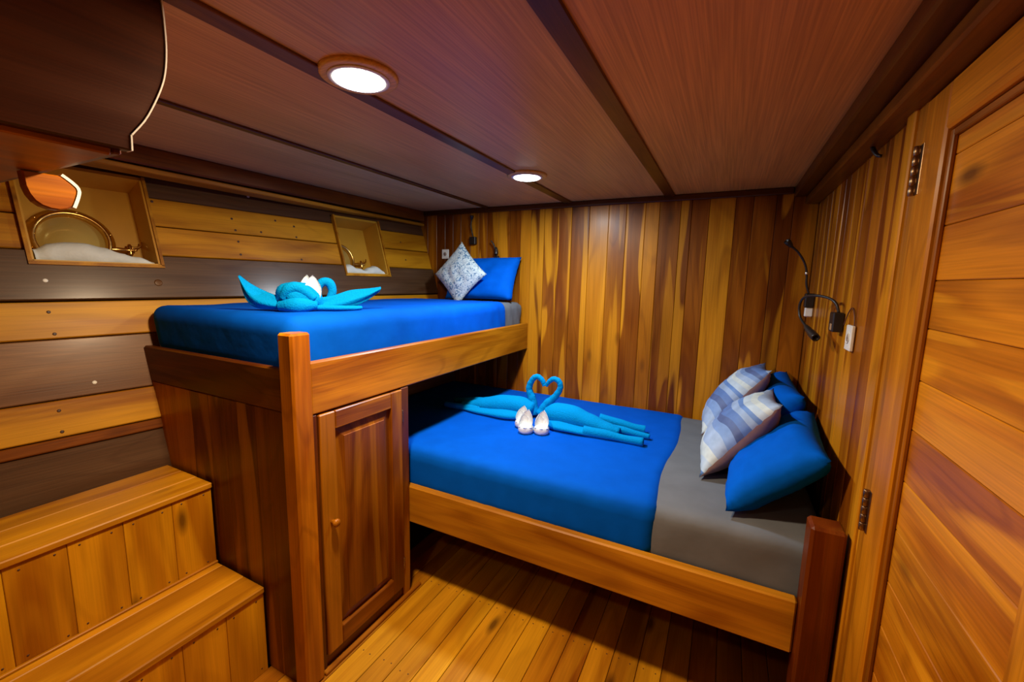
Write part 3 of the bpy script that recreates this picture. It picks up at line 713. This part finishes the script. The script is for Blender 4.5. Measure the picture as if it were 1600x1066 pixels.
# folded white flowers
def petal(name,parent,c,ang,tilt,Lp,Wp,curl,mat=WHITE):
    nu,nv=9,7;V=[];F=[]
    d=Vector((math.cos(ang),math.sin(ang),0)); s=Vector((-math.sin(ang),math.cos(ang),0))
    for l in (0,1):
        for i in range(nu):
            u=i/(nu-1); w_=Wp*math.sin(math.pi*min(1,(.12+.88*u)))**.75*(1-.15*u) if u<.999 else .0008
            th=tilt+curl*u; p=Vector(c)+d*(Lp*u*math.cos(tilt+curl*u*.5))+Vector((0,0,Lp*u*math.sin(tilt+curl*u*.5)))
            nrm=(-d*math.sin(th)+Vector((0,0,math.cos(th))))
            for j in range(nv):
                v=-1+2*j/(nv-1); V.append(p+s*w_*v+nrm*(.45*w_*v*v-.004*l))
    m=nu*nv
    for l in (0,1):
        for i in range(nu-1):
            for j in range(nv-1):
                q=[l*m+i*nv+j,l*m+i*nv+j+1,l*m+(i+1)*nv+j+1,l*m+(i+1)*nv+j]; F.append(q if l else q[::-1])
    ring=[i*nv for i in range(nu)]+[(nu-1)*nv+j for j in range(1,nv)]+[i*nv+nv-1 for i in range(nu-2,-1,-1)]+[j for j in range(nv-2,0,-1)]
    for a,b_ in zip(ring,ring[1:]+ring[:1]): F.append([a,b_,b_+m,a+m])
    return raw(name,V,F,parent,mat)
def flower(c,label,rot,sc,group):
    Fw=empty('napkin_flower',c,label,'flower',group)
    x,y,z=c
    # rolled cup at the base, broad pointed petals standing up behind, a lip curling over in front
    lathe('base_roll',Fw,WHITE,(x,y,z),(0,0,1),[(.022*sc,0),(.036*sc,.006*sc),(.041*sc,.020*sc),(.038*sc,.036*sc),(.030*sc,.046*sc),(.018*sc,.043*sc)],20)
    petal('upright_petal',Fw,(x+.012*math.cos(rot),y+.012*math.sin(rot),z+.022*sc),rot,1.38,.098*sc,.040*sc,.12)
    petal('upright_petal',Fw,(x-.010*math.sin(rot),y+.010*math.cos(rot),z+.022*sc),rot+.8,1.25,.075*sc,.032*sc,.2)
    for da in (2.5,3.5,4.4): petal('low_petal',Fw,(x,y,z+.012*sc),rot+da,.30,.050*sc,.030*sc,.7)
    return Fw
BF='white folded flowers in front of the heart'
flower((-1.022,2.19,BZ),'white folded cloth flower, rearmost and leftmost of the three on the blue bedspread',1.6,1.05,BF)
flower((-.962,2.115,BZ),'white folded cloth flower, middle and nearest of the three before the swans',1.5,1.1,BF)
flower((-.878,2.145,BZ),'white folded cloth flower, rightmost of the three before the swans',1.55,1.1,BF)

# ------------------------------------------------------------------ towel bow on the upper bunk
Bc=Vector((-1.64,1.24,0)); Ba=Vector((.65,.76,0)).normalized(); Bn=Vector((-.76,.65,0)).normalized()
def B(s,z,n=0): return Bc+Ba*s+Bn*n+Vector((0,0,z))
UZ=1.494
tw=empty('towel_bird',B(0,UZ),'turquoise towel folded into a winged bird on the upper bunk','towel bird')
tube('body',tw,TOWEL,[B(-.085,1.525),B(-.055,1.555),B(-.012,1.555,-.01),B(.04,1.535,-.01),B(.07,1.515,-.01)],[.028,.058,.062,.045,.02],n=26,sides=18,amp=.05,tw=2,freq=2,up=Bn)
tube('front_fold',tw,TOWEL,[B(-.09,1.515,-.03),B(-.02,1.52,-.06),B(.05,1.52,-.04)],[.022,.035,.02],n=16,sides=12,up=Bn)
tube('hood_fold',tw,TOWEL,[B(-.075,1.545,-.035),B(-.05,1.585,-.045),B(-.01,1.59,-.05),B(.045,1.545,-.045)],[.018,.026,.024,.016],n=18,sides=12,up=Bn)
def wing(name,top,bot,th,dn=0,n=20):
    T_=spline([B(s,z,dn+q) for s,z,q in top],n); Bo=spline([B(s,z,dn+q) for s,z,q in bot],n); V=[];F=[];m=9
    for l in (0,1):
        for i in range(n):
            for j in range(m):
                f=j/(m-1); p=T_[i].lerp(Bo[i],f); cr=.010*math.sin(f*math.pi*3+i*.25)*(1-i/n*.5)
                V.append(p-Bn*(.022*math.sin(f*math.pi)+cr)+Bn*(th*l))
    mm=n*m
    for l in (0,1):
        for i in range(n-1):
            for j in range(m-1):
                q=[l*mm+i*m+j,l*mm+i*m+j+1,l*mm+(i+1)*m+j+1,l*mm+(i+1)*m+j]; F.append(q if l else q[::-1])
    ring=[i*m for i in range(n)]+[(n-1)*m+j for j in range(1,m)]+[i*m+m-1 for i in range(n-2,-1,-1)]+[j for j in range(m-2,0,-1)]
    for a,b_ in zip(ring,ring[1:]+ring[:1]): F.append([a,b_,b_+mm,a+mm])
    o=raw(name,V,F,tw,TOWEL)
    bm=bmesh.new(); bm.from_mesh(o.data); bmesh.ops.recalc_face_normals(bm,faces=bm.faces); bm.to_mesh(o.data); bm.free(); return o
wing('wing',[(-.04,1.552,0),(-.10,1.557,.01),(-.16,1.582,.02),(-.205,1.610,.02),(-.238,1.640,.02)],[(-.04,1.505,-.02),(-.11,1.499,-.02),(-.18,1.506,-.01),(-.217,1.545,.0),(-.237,1.628,.015)],.016)
wing('wing',[(.04,1.545,0),(.12,1.560,.01),(.19,1.583,.02),(.27,1.592,.02),(.325,1.600,.02)],[(.04,1.505,-.01),(.10,1.497,-.02),(.17,1.500,-.02),(.25,1.530,.0),(.318,1.578,.015)],.016)
tube('tail_fold',tw,TOWEL,[B(.05,1.508,-.03),(B(.13,1.506,-.035)),B(.20,1.505,-.03),B(.235,1.506,-.02)],[.018,.020,.018,.012],n=16,sides=12,flat=[.7,.6,.6,.7])
tube('loop',tw,TOWEL,[B(.055,1.535,.03),B(.058,1.59,.03),B(.078,1.617,.03),B(.106,1.612,.03),B(.116,1.575,.03),B(.10,1.535,.03)],[.018,.017,.019,.020,.018,.016],n=26,sides=12,up=Bn)
fw=empty('napkin_flower',B(.02,1.54,.01),'white folded cloth flower tucked behind the towel bird on the upper bunk','flower')
Lq=math.atan2(Ba.y,Ba.x)
Lb=math.atan2(Bn.y,Bn.x)
petal('upright_petal',fw,B(.040,1.535,-.03),Lb,1.45,.112,.036,.10)
petal('upright_petal',fw,B(.012,1.54,.0),Lb-.3,1.40,.108,.030,.1)

# ------------------------------------------------------------------ sockets and reading lights
def socket(c,nrm,label,wid,hgt,group):
    n=Vector(nrm); up=Vector((0,0,1)); s=up.cross(n)
    E_=empty('wall_socket',c,label,'socket',group); c=Vector(c)
    R=frame(s,up)
    link('plate',cbox(wid,hgt,.012,.004),Matrix.Translation(c+n*.006)@R.to_4x4(),E_,WPLAST)
    lathe('outlet_ring',E_,WPLAST,c+n*.012,n,[(.019,0),(.021,.003),(.018,.003),(.016,.001)],24)
    lathe('outlet_well',E_,plain('socket_grey_%s'%label[:5],(.30,.22,.18),.6),c+n*.0125,n,[(.015,0),(.015,.0012)],20)
    for q in (-1,1): lathe('pin_hole',E_,BLACKM,c+n*.0135+s*.006*q,n,[(.0025,0),(.0025,.0006)],8)
    return E_
socket((-2.142,YB-.003,1.852),(0,-1,0),'white socket on the back wall above the upper bunk',.066,.078,'wall sockets')
socket((XR-.003,1.925,1.462),(-1,0,0),'white socket on the right wall beside a black reading light',.075,.092,'wall sockets')
tube('cable',bpy.data.objects['wall_socket.001'],plain('dark_cable',(.10,.03,.012),.5),[(XR-.006,1.90,1.505),(XR-.006,1.915,1.545),(XR-.005,1.965,1.570),(XR-.006,2.01,1.545),(XR-.008,2.04,1.50)],[.0022]*5,n=22,sides=6)
def rlight(c,blk,arm,head,label,extra=None):
    E_=empty('reading_light',c,label,'reading light','black gooseneck reading lights')
    X,Y,Z=blk
    b=box('mounting_block',E_,X,Y,Z,BLACKM,None,'z',.004)
    tube('gooseneck',E_,BLACKM,arm,[.0055]*len(arm),n=44,sides=10,up=(.3,.2,.9),amp=.05,tw=0,freq=40)
    tube('lamp_head',E_,BLACKM,head,[.007,.013,.0165,.016],n=14,sides=14,open_end=True)
    return E_
r1=rlight((XR-.02,2.10,1.50),((XR-.040,XR-.003),(2.065,2.135),(1.468,1.545)),
 [(XR-.02,2.09,1.545),(XR-.03,2.10,1.58),(XR-.05,2.14,1.60),(XR-.085,2.20,1.608),(XR-.115,2.27,1.598),(XR-.125,2.30,1.56),(XR-.12,2.29,1.51),(XR-.105,2.22,1.475)],
 [(XR-.106,2.225,1.477),(XR-.098,2.19,1.462),(XR-.088,2.15,1.447),(XR-.080,2.115,1.436)],'black gooseneck reading light curling down beside the white wall socket')
box('label_plate',r1,(XR-.042,XR-.040),(2.072,2.10),(1.475,1.50),plain('tan_label',(.35,.22,.12),.5),None,'z',.0005)
r2=rlight((XR-.02,2.78,1.53),((XR-.045,XR-.003),(2.75,2.80),(1.535,1.61)),
 [(XR-.03,2.775,1.61),(XR-.045,2.775,1.66),(XR-.05,2.77,1.715),(XR-.065,2.765,1.77),(XR-.10,2.75,1.825),(XR-.135,2.73,1.855)],
 [(XR-.134,2.73,1.854),(XR-.145,2.725,1.866),(XR-.155,2.72,1.876),(XR-.163,2.715,1.884)],'black gooseneck reading light pointing up, in the right back corner')
lathe('metal_joint',r2,STEEL,(XR-.050,2.77,1.709),(0,0,1),[(.008,0),(.009,.002),(.009,.012),(.008,.014)],14)
box('white_plug',r2,(XR-.04,XR-.003),(2.76,2.785),(1.485,1.534),WPLAST,None,'z',.004)
r3=rlight((-1.86,YB-.02,1.96),((-1.89,-1.835),(YB-.04,YB-.003),(1.925,1.985)),
 [(-1.865,YB-.02,1.985),(-1.87,YB-.03,2.03),(-1.875,YB-.035,2.08),(-1.868,YB-.035,2.12)],
 [(-1.868,YB-.035,2.118),(-1.868,YB-.036,2.13),(-1.867,YB-.038,2.142),(-1.866,YB-.04,2.15)],'black reading light on the back wall above the patterned cushion')
r4=rlight((-1.645,YB-.02,1.90),((-1.662,-1.628),(YB-.036,YB-.003),(1.800,1.835)),
 [(-1.645,YB-.02,1.835),(-1.650,YB-.035,1.88),(-1.660,YB-.045,1.92),(-1.68,YB-.05,1.95)],
 [(-1.645,YB-.03,1.90),(-1.643,YB-.032,1.88),(-1.642,YB-.034,1.86),(-1.641,YB-.036,1.845)],'black reading light on the back wall just above the blue upper pillow')

# ------------------------------------------------------------------ overhead cabinet near the viewer, upper left
oc=empty('overhead_cabinet',(-1.4,.2,1.87),'dark wooden overhead cabinet with a rounded white-edged end near the ceiling','cabinet')
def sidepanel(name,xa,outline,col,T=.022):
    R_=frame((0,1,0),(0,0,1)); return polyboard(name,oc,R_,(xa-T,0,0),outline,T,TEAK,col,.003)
def arc(pts,n=22): return [(p.x,p.y) for p in spline([Vector((a,b_,0)) for a,b_ in pts],n)]
crv=arc([(.520,2.205),(.522,2.15),(.521,2.095),(.514,2.045),(.499,2.001),(.475,1.95),(.449,1.912)])
op=[(-.9,1.868),(-.9,2.206)]+crv+[(.447,1.88)]
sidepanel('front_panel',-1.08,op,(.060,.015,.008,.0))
def bandgeo(crv,xa,xb,t=.003):
    V=[];F=[]
    for i,(y,z) in enumerate(crv):
        a=Vector(crv[max(i-1,0)]);b_=Vector(crv[min(i+1,len(crv)-1)]); d=(b_-a).normalized(); n=Vector((-d.y,d.x)); n = n if n.x>0 else -n
        for x in (xa,xb):
            for q in (0.0004,t): V.append((x,y+n.x*q,z+n.y*q))
    for i in range(len(crv)-1):
        a=i*4;b_=a+4
        F+=[[a,b_,b_+1,a+1],[a+2,a+3,b_+3,b_+2],[a+1,b_+1,b_+3,a+3],[a,a+2,b_+2,b_]]
    F+=[[0,1,3,2]]; e=(len(crv)-1)*4; F+=[[e,e+2,e+3,e+1]]
    return V,F
V,F=bandgeo(crv,-1.102,-1.079); raw('edge_band',V,F,oc,BAND,None,False)
V,F=bandgeo([(.4475,1.910),(.447,1.895),(.4465,1.880)],-1.102,-1.079); raw('edge_band',V,F,oc,BAND,None,False)
box('bottom_board',oc,(-1.80,-1.103),(-.9,.424),(1.868,1.888),PINE,(.34,.13,.035,.2),'y',.003)
box('end_board',oc,(-1.80,-1.103),(.425,.440),(1.872,2.205),TEAK,(.12,.035,.012,.1),'z',.003)
box('back_panel',oc,(-1.822,-1.801),(-.9,.445),(1.868,2.205),TEAK,(.12,.035,.012,.1),'y',.003)
c2=arc([(.455,1.866),(.472,1.852),(.482,1.838),(.478,1.818),(.470,1.796)],14)
br=[(.392,1.866)]+c2+[(.460,1.789),(.447,1.785),(.432,1.786),(.418,1.791),(.407,1.800),(.399,1.814),(.394,1.832)]
sidepanel('hanging_bracket',-1.45,br,(.30,.10,.022,.2),.03)
V,F=bandgeo(c2,-1.482,-1.449,.007); raw('edge_band',V,F,oc,BAND,None,False)
